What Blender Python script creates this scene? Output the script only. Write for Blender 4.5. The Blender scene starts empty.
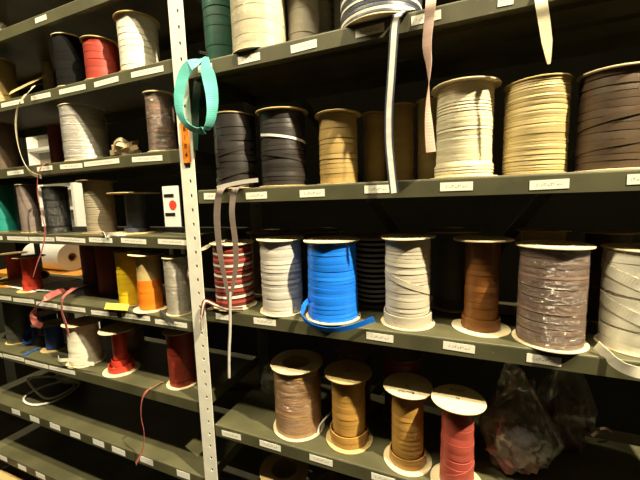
import bpy, math, random
from mathutils import Vector, Matrix, noise

random.seed(7)
scene = bpy.context.scene
C = scene.collection

# ------------------------------------------------------------------ camera
CZ = 1.5                      # camera height above the floor
FPX, YAW, PITCH, ROLL = 335.79, 0.3972, 0.12058, -0.03033
_f = Vector((-math.sin(YAW) * math.cos(PITCH), math.cos(YAW) * math.cos(PITCH), -math.sin(PITCH)))
_r0 = Vector((math.cos(YAW), math.sin(YAW), 0))
_u0 = _r0.cross(_f)
_r = math.cos(ROLL) * _r0 + math.sin(ROLL) * _u0
_u = -math.sin(ROLL) * _r0 + math.cos(ROLL) * _u0
cam_d = bpy.data.cameras.new('camera')
cam_d.sensor_width = 36
cam_d.lens = FPX * 36 / 640
cam_d.clip_start = 0.02
cam = bpy.data.objects.new('camera', cam_d)
C.objects.link(cam)
cam.matrix_world = Matrix(((_r.x, _u.x, -_f.x, 0), (_r.y, _u.y, -_f.y, 0), (_r.z, _u.z, -_f.z, CZ), (0, 0, 0, 1)))
scene.camera = cam

# ------------------------------------------------------------------ world, lamps, exposure
world = bpy.data.worlds.new('world')
scene.world = world
world.use_nodes = True
world.node_tree.nodes['Background'].inputs[0].default_value = (1.0, 0.86, 0.6, 1)
world.node_tree.nodes['Background'].inputs[1].default_value = 0.002
scene.view_settings.view_transform = 'Standard'
scene.view_settings.look = 'None'
scene.view_settings.gamma = 1.0
scene.view_settings.use_curve_mapping = False
scene.view_settings.exposure = 0.05
LAMP_COL = (1.0, 0.86, 0.56)
# (x, y, z above floor, watts, radius): bulbs in the front aisle and in the aisle behind
LAMPS = [(1.65, 0.03, 4.00, 1450, 0.04),
         (-2.9, 1.42, 4.00, 260, 0.05)]
# added twin-tube fixture, unseen, for frontal fill light: (x centre, y, z, length, watts)
FILL_TUBES = (-1.20, -0.28, 4.00, 2.4, 190)

# ------------------------------------------------------------------ pixel helpers (640x480 photograph)
def ray(x, y):
    return _f * FPX + _r * (x - 320) - _u * (y - 240)
def at_y(x, y, Y):
    d = ray(x, y) * (Y / ray(x, y).y)
    return Vector((d.x, d.y, d.z + CZ))
def at_z(x, y, z):
    d = ray(x, y)
    d = d * ((z - CZ) / d.z)
    return Vector((d.x, d.y, d.z + CZ))

# ------------------------------------------------------------------ materials
MATS = {}
def new_mat(name):
    m = bpy.data.materials.new(name)
    m.use_nodes = True
    nt = m.node_tree
    return m, nt, nt.nodes['Principled BSDF']
def noise_node(nt, scale, detail=3, coord='Object', stretch=None):
    tc = nt.nodes.new('ShaderNodeTexCoord')
    n = nt.nodes.new('ShaderNodeTexNoise')
    n.inputs['Scale'].default_value = scale
    n.inputs['Detail'].default_value = detail
    if stretch:
        mp = nt.nodes.new('ShaderNodeMapping')
        mp.inputs['Scale'].default_value = stretch
        nt.links.new(tc.outputs[coord], mp.inputs['Vector'])
        nt.links.new(mp.outputs['Vector'], n.inputs['Vector'])
    else:
        nt.links.new(tc.outputs[coord], n.inputs['Vector'])
    return n
def bump(nt, b, src, strength, dist=0.002):
    bn = nt.nodes.new('ShaderNodeBump')
    bn.inputs['Strength'].default_value = strength
    bn.inputs['Distance'].default_value = dist
    nt.links.new(src, bn.inputs['Height'])
    nt.links.new(bn.outputs['Normal'], b.inputs['Normal'])
def vary(nt, b, col, amount, scale, detail=3, stretch=None, dark=None, lo=0.35, hi=0.65):
    n = noise_node(nt, scale, detail, stretch=stretch)
    r = nt.nodes.new('ShaderNodeValToRGB')
    r.color_ramp.elements[0].position = lo
    r.color_ramp.elements[1].position = hi
    d = dark or tuple(c * (1 - amount) for c in col)
    r.color_ramp.elements[0].color = (*d, 1)
    r.color_ramp.elements[1].color = (*col, 1)
    nt.links.new(n.outputs['Fac'], r.inputs['Fac'])
    nt.links.new(r.outputs['Color'], b.inputs['Base Color'])
    return n
def ribbon_mat(name, col, rough=0.55, amount=0.18, spec=0.5):
    if name in MATS: return MATS[name]
    m, nt, b = new_mat(name)
    b.inputs['Roughness'].default_value = rough
    b.inputs['Specular IOR Level'].default_value = spec
    vary(nt, b, col, amount, 14, 4, stretch=(1, 1, 4))
    n2 = noise_node(nt, 260, 2, stretch=(1, 1, 5))
    bump(nt, b, n2.outputs['Fac'], 0.25, 0.0012)
    MATS[name] = m
    return m
def plain(name, col, rough=0.6, amount=0.12, scale=20, metal=0.0, bmp=0.15, bscale=120):
    if name in MATS: return MATS[name]
    m, nt, b = new_mat(name)
    b.inputs['Roughness'].default_value = rough
    b.inputs['Metallic'].default_value = metal
    vary(nt, b, col, amount, scale, 4)
    n2 = noise_node(nt, bscale, 3)
    bump(nt, b, n2.outputs['Fac'], bmp, 0.001)
    MATS[name] = m
    return m
def plastic_mat(name, tint=(1, 1, 1), gloss=0.35, bscale=60, base=0.10, strength=0.6, stretch=(1, 1, 3), bdist=0.003, haze=0.06):
    if name in MATS: return MATS[name]
    m = bpy.data.materials.new(name)
    m.use_nodes = True
    nt = m.node_tree
    nt.nodes.clear()
    out = nt.nodes.new('ShaderNodeOutputMaterial')
    tr = nt.nodes.new('ShaderNodeBsdfTransparent')
    tr.inputs[0].default_value = (*tint, 1)
    gl = nt.nodes.new('ShaderNodeBsdfGlossy')
    gl.inputs['Roughness'].default_value = 0.17
    n = noise_node(nt, bscale, 4, stretch=stretch)
    bn = nt.nodes.new('ShaderNodeBump')
    bn.inputs['Strength'].default_value = strength
    bn.inputs['Distance'].default_value = bdist
    nt.links.new(n.outputs['Fac'], bn.inputs['Height'])
    nt.links.new(bn.outputs['Normal'], gl.inputs['Normal'])
    lw = nt.nodes.new('ShaderNodeLayerWeight')
    lw.inputs['Blend'].default_value = 0.25
    ma = nt.nodes.new('ShaderNodeMath')
    ma.operation = 'MULTIPLY_ADD'
    ma.inputs[1].default_value = gloss
    ma.inputs[2].default_value = base
    ma.use_clamp = True
    nt.links.new(lw.outputs['Fresnel'], ma.inputs[0])
    mx = nt.nodes.new('ShaderNodeMixShader')
    nt.links.new(ma.outputs[0], mx.inputs[0])
    nt.links.new(tr.outputs[0], mx.inputs[1])
    nt.links.new(gl.outputs[0], mx.inputs[2])
    df = nt.nodes.new('ShaderNodeBsdfDiffuse')
    df.inputs[0].default_value = (0.8, 0.8, 0.76, 1)
    nt.links.new(bn.outputs['Normal'], df.inputs['Normal'])
    mh = nt.nodes.new('ShaderNodeMixShader')
    mh.inputs[0].default_value = haze
    nt.links.new(mx.outputs[0], mh.inputs[1])
    nt.links.new(df.outputs[0], mh.inputs[2])
    nt.links.new(mh.outputs[0], out.inputs[0])
    MATS[name] = m
    return m

SHELF = plain('olive_grey_shelf_paint', (0.088, 0.084, 0.040), 0.55, 0.35, 9, bmp=0.1)
POST = plain('cream_post_paint', (0.86, 0.84, 0.74), 0.5, 0.12, 30)
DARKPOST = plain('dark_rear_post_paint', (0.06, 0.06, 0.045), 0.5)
KRAFT = plain('kraft_card', (0.55, 0.40, 0.17), 0.8, 0.15, 40)
PALECARD = plain('pale_card', (0.74, 0.62, 0.38), 0.8, 0.12, 40)
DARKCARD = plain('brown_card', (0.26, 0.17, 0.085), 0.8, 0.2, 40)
WHITE = plain('white_paper', (0.83, 0.82, 0.78), 0.7, 0.05, 20)
BLACKP = plain('black_plastic', (0.012, 0.012, 0.012), 0.4)
WRAP = plastic_mat('shrink_wrap_film', (0.97, 0.97, 0.97), 0.35, 80, 0.09, 1.0, (1, 1, 1.6), 0.020, 0.015)
BAGM = plastic_mat('clear_bag_film', (0.86, 0.86, 0.80), 0.6, 22, 0.08, 1.0, (1, 1, 1), 0.008, 0.085)

def label_mat():
    m, nt, b = new_mat('printed_label_paper')
    b.inputs['Roughness'].default_value = 0.6
    tc = nt.nodes.new('ShaderNodeTexCoord')
    n = noise_node(nt, 1.0, 1, coord='Object', stretch=(420, 1, 260))
    g = nt.nodes.new('ShaderNodeMath'); g.operation = 'GREATER_THAN'; g.inputs[1].default_value = 0.53
    nt.links.new(n.outputs['Fac'], g.inputs[0])
    sep = nt.nodes.new('ShaderNodeSeparateXYZ')
    nt.links.new(tc.outputs['Generated'], sep.inputs[0])
    prod = g.outputs[0]
    for ax, half in (('X', 0.34), ('Z', 0.16)):
        s = nt.nodes.new('ShaderNodeMath'); s.operation = 'SUBTRACT'; s.inputs[1].default_value = 0.5
        a = nt.nodes.new('ShaderNodeMath'); a.operation = 'ABSOLUTE'
        l = nt.nodes.new('ShaderNodeMath'); l.operation = 'LESS_THAN'; l.inputs[1].default_value = half
        mu = nt.nodes.new('ShaderNodeMath'); mu.operation = 'MULTIPLY'
        nt.links.new(sep.outputs[ax], s.inputs[0]); nt.links.new(s.outputs[0], a.inputs[0])
        nt.links.new(a.outputs[0], l.inputs[0]); nt.links.new(prod, mu.inputs[0]); nt.links.new(l.outputs[0], mu.inputs[1])
        prod = mu.outputs[0]
    mx = nt.nodes.new('ShaderNodeMix'); mx.data_type = 'RGBA'
    mx.inputs['A'].default_value = (0.84, 0.82, 0.72, 1)
    mx.inputs['B'].default_value = (0.40, 0.37, 0.30, 1)
    nt.links.new(prod, mx.inputs['Factor'])
    nt.links.new(mx.outputs['Result'], b.inputs['Base Color'])
    return m
LABEL = label_mat()

# ------------------------------------------------------------------ mesh helpers
class MB:
    def __init__(s): s.v = []; s.f = []; s.mi = []
    def box(s, x0, x1, y0, y1, z0, z1, mi=0):
        b = len(s.v)
        s.v += [(x, y, z) for z in (z0, z1) for y in (y0, y1) for x in (x0, x1)]
        for q in ((0, 2, 3, 1), (4, 5, 7, 6), (0, 1, 5, 4), (2, 6, 7, 3), (0, 4, 6, 2), (1, 3, 7, 5)):
            s.f.append(tuple(b + i for i in q)); s.mi.append(mi)
    def lathe(s, prof, seg=40, mi=0, closed=True, cx=0, cy=0):
        b = len(s.v); n = len(prof)
        for k in range(seg):
            a = 2 * math.pi * k / seg
            for r, z in prof: s.v.append((cx + r * math.cos(a), cy + r * math.sin(a), z))
        for k in range(seg):
            k2 = (k + 1) % seg
            for i in range(n if closed else n - 1):
                j = (i + 1) % n
                s.f.append((b + k * n + i, b + k2 * n + i, b + k2 * n + j, b + k * n + j)); s.mi.append(mi)
    def tube(s, pts, r, seg=8, mi=0):
        b = len(s.v); n = len(pts)
        pts = [Vector(p) for p in pts]
        ref = Vector((0.13, 0.41, 0.9)).normalized()
        for i, p in enumerate(pts):
            t = (pts[min(i + 1, n - 1)] - pts[max(i - 1, 0)]).normalized()
            a = t.cross(ref).normalized(); c = t.cross(a)
            for k in range(seg):
                an = 2 * math.pi * k / seg
                s.v.append(tuple(p + r * (math.cos(an) * a + math.sin(an) * c)))
        for i in range(n - 1):
            for k in range(seg):
                k2 = (k + 1) % seg
                s.f.append((b + i * seg + k, b + i * seg + k2, b + (i + 1) * seg + k2, b + (i + 1) * seg + k)); s.mi.append(mi)
        s.f.append(tuple(b + k for k in reversed(range(seg)))); s.mi.append(mi)
        s.f.append(tuple(b + (n - 1) * seg + k for k in range(seg))); s.mi.append(mi)
    def build(s, name, mats, parent=None, smooth=False, loc=None):
        me = bpy.data.meshes.new(name)
        me.from_pydata(s.v, [], s.f)
        if not isinstance(mats, (list, tuple)): mats = [mats]
        for m in mats: me.materials.append(m)
        if len(mats) > 1: me.polygons.foreach_set('material_index', s.mi)
        if smooth:
            me.polygons.foreach_set('use_smooth', [True] * len(me.polygons))
        me.update()
        o = bpy.data.objects.new(name, me)
        C.objects.link(o)
        if parent: o.parent = parent
        if loc is not None: o.location = loc
        return o
def tag(o, label, cat, group=None, kind=None):
    o['label'] = label; o['category'] = cat
    if group: o['group'] = group
    if kind: o['kind'] = kind
    return o
def empty(name, loc, label, cat, group=None, rz=0):
    o = bpy.data.objects.new(name, None)
    o.empty_display_size = 0.05
    C.objects.link(o); o.location = loc; o.rotation_euler.z = rz
    return tag(o, label, cat, group)
def struct(o):
    o['kind'] = 'structure'; return o
def catmull(pts, sub=8):
    P = [Vector(p) for p in pts]; out = []
    n = len(P)
    for i in range(n - 1):
        p0, p1, p2, p3 = P[max(i - 1, 0)], P[i], P[i + 1], P[min(i + 2, n - 1)]
        for k in range(sub):
            t = k / sub
            out.append(0.5 * ((2 * p1) + (p2 - p0) * t + (2 * p0 - 5 * p1 + 4 * p2 - p3) * t * t + (3 * p1 - p0 - 3 * p2 + p3) * t ** 3))
    out.append(P[-1]); return out
def ribbon_mb(pts, width, ref=(1, 0, 0), twist=None, stripes=None, thick=0.0009, sub=8):
    """a band swept along pts; stripes = list of (fraction, material index) across its width"""
    n0 = len(pts)
    line = catmull(pts, sub)
    tw = twist or [0] * n0
    stripes = stripes or [(1.0, 0)]
    cuts = [0.0]
    for fr, mi in stripes: cuts.append(cuts[-1] + fr)
    mb = MB(); rows = []
    ref = Vector(ref); prev = None
    for i, p in enumerate(line):
        u = i / sub
        k = min(int(u), n0 - 2); fr = u - k
        ang = tw[k] * (1 - fr) + tw[k + 1] * fr
        w_ = width if not isinstance(width, (list, tuple)) else width[k] * (1 - fr) + width[k + 1] * fr
        t = (line[min(i + 1, len(line) - 1)] - line[max(i - 1, 0)]).normalized()
        side = ref - t * ref.dot(t)
        if side.length < 0.15 and prev is not None: side = prev - t * prev.dot(t)
        side.normalize(); prev = side.copy()
        side = Matrix.Rotation(ang, 3, t) @ side
        nrm = t.cross(side).normalized()
        row = []
        for c in cuts:
            q = p + side * ((c - 0.5) * w_)
            row.append((len(mb.v), len(mb.v) + 1))
            mb.v += [tuple(q + nrm * thick / 2), tuple(q - nrm * thick / 2)]
        rows.append(row)
    for a, b in zip(rows, rows[1:]):
        for c, (fr, mi) in enumerate(stripes):
            mb.f.append((a[c][0], a[c + 1][0], b[c + 1][0], b[c][0])); mb.mi.append(mi)
            mb.f.append((a[c][1], b[c][1], b[c + 1][1], a[c + 1][1])); mb.mi.append(mi)
        mb.f.append((a[0][0], b[0][0], b[0][1], a[0][1])); mb.mi.append(stripes[0][1])
        mb.f.append((a[-1][0], a[-1][1], b[-1][1], b[-1][0])); mb.mi.append(stripes[-1][1])
    for row, fl in ((rows[0], 0), (rows[-1], 1)):
        for c, (fr, mi) in enumerate(stripes):
            q = (row[c][0], row[c][1], row[c + 1][1], row[c + 1][0])
            mb.f.append(q if fl else tuple(reversed(q))); mb.mi.append(mi)
    return mb
def loose_ribbon(name, label, pts, width, mats, cat='ribbon', group='loose ribbon ends hanging from the shelves', **kw):
    o = ribbon_mb(pts, width, **kw).build(name, mats, smooth=False)
    return tag(o, label, cat, group)
def crumple(rx, ry, rz, amp, freq, seed, seg=28, ring=18, taper=None):
    """closed crumpled blob sitting on z=0"""
    mb = MB(); off = Vector((seed * 3.1, seed * 1.7, seed))
    def pt(u, v):
        th = math.pi * v; ph = 2 * math.pi * u
        d = Vector((math.sin(th) * math.cos(ph), math.sin(th) * math.sin(ph), math.cos(th)))
        k = 1 + amp * noise.fractal(d * freq + off, 0.7, 2.0, 4)
        p = Vector((d.x * rx * k, d.y * ry * k, d.z * rz * k))
        if taper:
            s = taper((p.z / rz + 1) / 2); p.x *= s; p.y *= s
        p.z = max(p.z + rz, 0.0015)
        return tuple(p)
    for j in range(ring + 1):
        for i in range(seg): mb.v.append(pt(i / seg, 0.001 + 0.998 * j / ring))
    for j in range(ring):
        for i in range(seg):
            i2 = (i + 1) % seg
            mb.f.append((j * seg + i, (j + 1) * seg + i, (j + 1) * seg + i2, j * seg + i2)); mb.mi.append(0)
    mb.f.append(tuple(range(seg))); mb.mi.append(0)
    mb.f.append(tuple(ring * seg + i for i in reversed(range(seg)))); mb.mi.append(0)
    return mb

# ------------------------------------------------------------------ room shell
YF = 0.70                     # front plane of the shelves
DEPTH = 0.305
XL0, XDIV, XR1 = -1.99, -0.666, 0.552
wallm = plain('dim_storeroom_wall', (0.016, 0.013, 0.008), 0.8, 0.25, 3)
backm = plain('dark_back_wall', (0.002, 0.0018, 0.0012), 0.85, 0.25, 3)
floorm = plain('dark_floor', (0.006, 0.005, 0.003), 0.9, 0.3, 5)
ceilm = plain('ceiling_paint', (0.02, 0.017, 0.01), 0.9, 0.1, 3)
for m_ in (wallm, backm, ceilm, floorm): m_.node_tree.nodes['Principled BSDF'].inputs['Specular IOR Level'].default_value = 0.0
RX0, RX1, RY0, RY1, RH = -5.4, 2.6, -0.75, 2.5, 4.25
def slab(name, a, m):
    mb = MB(); mb.box(*a); return struct(mb.build(name, m))
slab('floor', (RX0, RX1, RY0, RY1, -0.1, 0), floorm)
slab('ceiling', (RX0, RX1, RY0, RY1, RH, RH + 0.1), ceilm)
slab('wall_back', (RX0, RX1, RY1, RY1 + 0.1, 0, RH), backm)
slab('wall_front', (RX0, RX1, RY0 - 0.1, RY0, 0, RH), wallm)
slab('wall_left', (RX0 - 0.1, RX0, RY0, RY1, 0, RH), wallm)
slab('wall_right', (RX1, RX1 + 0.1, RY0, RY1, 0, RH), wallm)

# ------------------------------------------------------------------ lamps
lamp_labels = ['bare bulb under a flat disc reflector above the wide shelf bay',
               'bare bulb under a flat disc reflector in the aisle behind the shelves']
for (x, y, z, w, rad), lb in zip(LAMPS, lamp_labels):
    t = empty('ceiling_lamp', (x, y, RH), lb, 'lamp', 'ceiling lamps')
    h = RH - z; drop = 0.03
    mb = MB(); mb.lathe([(0.001, 0), (0.05, 0), (0.05, -0.02), (0.001, -0.03)], 20, closed=False); mb.build('ceiling_rose', POST, t)
    mb = MB(); mb.lathe([(0.001, -0.02), (0.018, -0.02), (0.018, -h + 0.075), (0.001, -h + 0.075)], 14, closed=False); mb.build('socket', BLACKP, t)
    mb = MB(); mb.lathe([(0.02, -h + 0.10), (0.07, -h + 0.07), (0.115, -h + drop + 0.003), (0.115, -h + drop), (0.112, -h + drop), (0.068, -h + 0.066), (0.02, -h + 0.096)], 28); mb.build('reflector', DARKPOST, t)
    ld = bpy.data.lights.new('bulb_light', 'POINT')
    ld.energy = w; ld.color = LAMP_COL; ld.shadow_soft_size = rad
    lo = bpy.data.objects.new('bulb_light', ld); C.objects.link(lo); lo.parent = t; lo.location = (0, 0, -h)

x, y, z, ln, w = FILL_TUBES
t = empty('fill_tube_lamp', (x, y, RH), 'added long white tube fixture, unseen, for frontal fill over the aisle', 'lamp')
mb = MB(); mb.box(-ln / 2, ln / 2, -.09, .09, z - RH + .04, z - RH + .09); mb.build('housing', POST, t)
for sx in (-.8, .8):
    mb = MB(); mb.box(sx - .01, sx + .01, -.01, .01, z - RH + .09, 0); mb.build('hanger', POST, t)
for sy in (-.045, .045):
    mb = MB(); mb.tube([(-ln / 2 + .03, sy, z - RH + .02), (ln / 2 - .03, sy, z - RH + .02)], .014, 12)
    mb.build('tube', WHITE, t)
ld = bpy.data.lights.new('fill_light', 'AREA')
ld.shape = 'RECTANGLE'; ld.size = ln; ld.size_y = 0.12; ld.energy = w; ld.color = LAMP_COL
lo = bpy.data.objects.new('fill_light', ld); C.objects.link(lo); lo.parent = t; lo.location = (0, 0, z - RH)

# ------------------------------------------------------------------ shelving units
LIP = 0.035
LIPZ = {'R0': 0.66, 'R1': 0.332, 'R2': 0.016, 'R3': -0.307, 'R4': -0.651, 'R5': -0.996, 'R6': -1.34,
        'L0': 0.80, 'L1': 0.578, 'L2': 0.356, 'L3': 0.128, 'L4': -0.108, 'L5': -0.347, 'L6': -0.593, 'L7': -0.839, 'L8': -1.093, 'L9': -1.345}
ZT = {k: v + CZ + LIP / 2 for k, v in LIPZ.items()}       # top surface of every shelf
def make_post(parent, x, yfront, ybackleg, m, wid=0.047, holes=True):
    """angle post with a perforated face"""
    mb = MB(); H = 2.45; t = 0.002
    x0, x1 = x - wid / 2, x + wid / 2
    if holes:
        hw, hh, sp = 0.0032, 0.0042, 0.0381
        mb.box(x0, x - hw + 0.006, yfront, yfront + t, 0, H)
        mb.box(x + hw + 0.006, x1, yfront, yfront + t, 0, H)
        z = 0.0
        while z < H:
            mb.box(x - hw + 0.006, x + hw + 0.006, yfront, yfront + t, z, min(z + sp - 2 * hh, H)); z += sp
    else:
        mb.box(x0, x1, yfront, yfront + t, 0, H)
    if holes:
        ins = MB(); ins.box(x - 0.008, x + 0.018, yfront + 0.004, yfront + 0.006, 0, H)  # black strip added behind the holes to paint the shade inside them
        ins = ins.build('hole_shade_strip', BLACKP, parent); ins.location = (-parent.location.x, -parent.location.y, 0)
    a, b = sorted((yfront + t * (1 if ybackleg > yfront else 0), ybackleg))
    mb.box(x0, x0 + t, a, b, 0, H)
    o = mb.build('post', m, parent)
    return o
def make_unit(label, keys, x0, x1, first_post):
    u = empty('shelving_unit', ((x0 + x1) / 2, YF + DEPTH / 2, 0), label, 'shelving', 'metal shelving units')
    inv = Vector((-u.location.x, -u.location.y, 0))
    xs0, xs1 = x0 + 0.0255, x1 - 0.0255
    shelves = {}
    for k in keys:
        zt = ZT[k]; mb = MB(); t = 0.002; ya, yb = YF + 0.004, YF + DEPTH
        mb.box(xs0, xs1, ya + .004, yb, zt - t, zt)                  # pan
        mb.box(xs0, xs1, ya, ya + t, zt - LIP, zt - 0.004)           # front lip
        b = len(mb.v)                                                # rolled top edge of the lip
        for x_ in (xs0, xs1):
            mb.v += [(x_, ya, zt - .004), (x_, ya + .0006, zt - .0018), (x_, ya + .0018, zt - .0006), (x_, ya + .004, zt), (x_, ya + .004, zt - .004)]
        for i in range(5):
            j = (i + 1) % 5
            mb.f.append((b + i, b + 5 + i, b + 5 + j, b + j)); mb.mi.append(0)
        mb.f.append(tuple(b + i for i in range(5))); mb.mi.append(0)
        mb.f.append(tuple(b + 9 - i for i in range(5))); mb.mi.append(0)
        mb.box(xs0, xs1, ya + t, ya + 0.014, zt - LIP, zt - LIP + t) # return of the lip
        mb.box(xs0, xs1, yb - t, yb, zt - LIP, zt - t)
        mb.box(xs0, xs0 + t, ya + t, yb - t, zt - LIP, zt - t)
        mb.box(xs1 - t, xs1, ya + t, yb - t, zt - LIP, zt - t)
        for e in ((0.33, 0.66) if k[0] == 'R' else ()):                                       # stiffening ribs under the pan
            mb.box(xs0 + .01, xs1 - .01, ya + e * DEPTH, ya + e * DEPTH + 0.025, zt - 0.012, zt - t)
        o = mb.build('shelf', SHELF, u, loc=inv); shelves[k] = o
    for x in ([x0, x1] if first_post else [x1]):
        o = make_post(u, x, YF, YF + 0.036, POST); o.location = inv
        o['label'] = 'cream painted perforated angle post'
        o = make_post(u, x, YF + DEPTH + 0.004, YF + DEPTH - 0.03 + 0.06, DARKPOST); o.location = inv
    for a, b in ([] if first_post else (((x0 + .06, 0.35), (x1, 2.0)), ((x0 + .06, 2.0), (x1, 0.35)))):
        p = Vector((a[0], YF + DEPTH + 0.010, a[1])); q = Vector((b[0], YF + DEPTH + 0.010, b[1]))
        if b[1] < a[1]: p.y += 0.004; q.y += 0.004
        d = (q - p).normalized(); n = Vector((0, 1, 0)).cross(d) * 0.014
        mb = MB()
        vs = [p - n, p + n, q + n, q - n]
        mb.v = [tuple(v) for v in vs] + [tuple(v + Vector((0, 0.002, 0))) for v in vs]
        mb.f = [(0, 1, 2, 3), (7, 6, 5, 4), (0, 4, 5, 1), (1, 5, 6, 2), (2, 6, 7, 3), (3, 7, 4, 0)]; mb.mi = [0] * 6
        mb.build('cross_brace', DARKPOST, u, loc=inv)
    return u, shelves, inv
RK = ['R0', 'R1', 'R2', 'R3', 'R4', 'R5', 'R6']
LK = ['L0', 'L1', 'L2', 'L3', 'L4', 'L5', 'L6', 'L7', 'L8', 'L9']
unit_l, shl, inv_l = make_unit('olive grey metal shelving with closely spaced shelves and cream post', LK, XL0, XDIV, True)
unit_r, shr, inv_r = make_unit('olive grey metal shelving with widely spaced shelves of large spools', RK, XDIV, XR1, False)

# labels on the shelf lips: pixel spans in the photograph
LAB = {'R1': [(197, 211), (237, 259), (290, 316), (355, 384), (411, 441), (498, 514)],
       'R2': [(203, 218), (245, 266), (299, 324), (364, 390), (440, 473), (530, 570), (628, 652)],
       'R3': [(215, 229), (253, 275), (366, 393), (443, 475), (527, 562)],
       'R4': [(221, 240), (259, 280), (309, 332), (371, 395)],
       'L1': [(34, 45)],
       'L2': [(0, 22), (30, 49), (58, 84), (93, 117), (130, 162)],
       'L3': [(6, 22), (36, 51), (59, 81), (83, 118), (131, 161)],
       'L4': [(-8, 1), (6, 27), (28, 53), (55, 84), (88, 111), (120, 145), (157, 186)],
       'L5': [(-6, 10), (12, 33), (35, 56), (57, 84), (90, 116), (121, 149), (154, 186)],
       'L6': [(-16, 1), (2, 23), (24, 47), (48, 74)],
       'L7': [(11, 19), (29, 38), (49, 59), (69, 79), (92, 103), (111, 124), (139, 152), (176, 189)],
       'L8': [(-1, 6), (17, 25), (35, 44), (58, 67)]}
for k, spans in LAB.items():
    sh, inv = (shr, inv_r) if k[0] == 'R' else (shl, inv_l)
    zc = ZT[k] - LIP / 2
    for a, b in spans:
        # lip centre line: find the pixel row where this column meets the lip
        def xat(px):
            lo, hi = -2.6, 1.0
            for _ in range(50):
                mid = (lo + hi) / 2
                v = Vector((mid, YF, zc - CZ))
                if 320 + FPX * v.dot(_r) / v.dot(_f) < px: lo = mid
                else: hi = mid
            return lo
        xa, xb = xat(a), xat(b)
        if k[0] == 'R': xa = max(xa, XDIV + 0.027)
        else: xb = min(xb, XDIV - 0.027)
        hgt = 0.0165 if k[0] == 'R' else (0.021 if k in ('L7', 'L8') else 0.0145)
        mb = MB(); w = xb - xa; dz = random.uniform(-0.0025, 0.0025); sl = random.uniform(-0.001, 0.001)
        mb.box(-w / 2, w / 2, -0.0006, 0, -hgt / 2, hgt / 2)
        o = mb.build('label_strip', WHITE if k in ('L7', 'L8') else LABEL, sh[k])
        o.location = ((xa + xb) / 2, YF + 0.0038, zc + dz)
        o.rotation_euler.y = random.uniform(-0.03, 0.03)
        o['label'] = 'white paper label'

# ------------------------------------------------------------------ spools
GRP = 'spools of ribbon and cord on the shelves'
def winding(mb, R, z0, z1, n, tilt, prof=None, rnd=None, mis=None, seg=44, jitter=0.010):
    """n overlapping turns of flat ribbon, each a slightly tilted band"""
    rnd = rnd or random
    H = z1 - z0; pitch = H / n
    for i in range(n):
        t = (i + 0.5) / n
        r = R * (prof(t) if prof else 1.0) * (1 + rnd.uniform(-jitter, jitter))
        zc = z0 + t * H
        a = rnd.uniform(-tilt, tilt); ph = rnd.uniform(0, 6.28)
        hw = pitch * 0.56
        zlo, zhi = max(zc - hw, z0), min(zc + hw, z1)
        b = len(mb.v)
        g = min(0.0009, pitch * 0.12); cone = rnd.uniform(-0.0003, 0.0007)
        strips = [[(r * 0.95, zhi), (r - cone, zhi - g * 0.2)],
                  [(r - cone, zhi - g * 0.2), (r + 0.0002, (zlo + zhi) / 2), (r + cone, zlo + g)],
                  [(r + cone, zlo + g), (r * 0.95, zlo)]]
        mi = mis[i % len(mis)] if mis else 0
        for P in strips:
            b = len(mb.v); m = len(P)
            for k in range(seg):
                an = 2 * math.pi * k / seg
                dz = a * math.cos(an - ph)
                for rr, zz in P:
                    mb.v.append((rr * math.cos(an), rr * math.sin(an), min(max(zz + dz, z0), z1)))
            for k in range(seg):
                k2 = (k + 1) % seg
                for j in range(m - 1):
                    mb.f.append((b + k * m + j, b + k * m + j + 1, b + k2 * m + j + 1, b + k2 * m + j)); mb.mi.append(mi)
_seed = [100]
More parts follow.
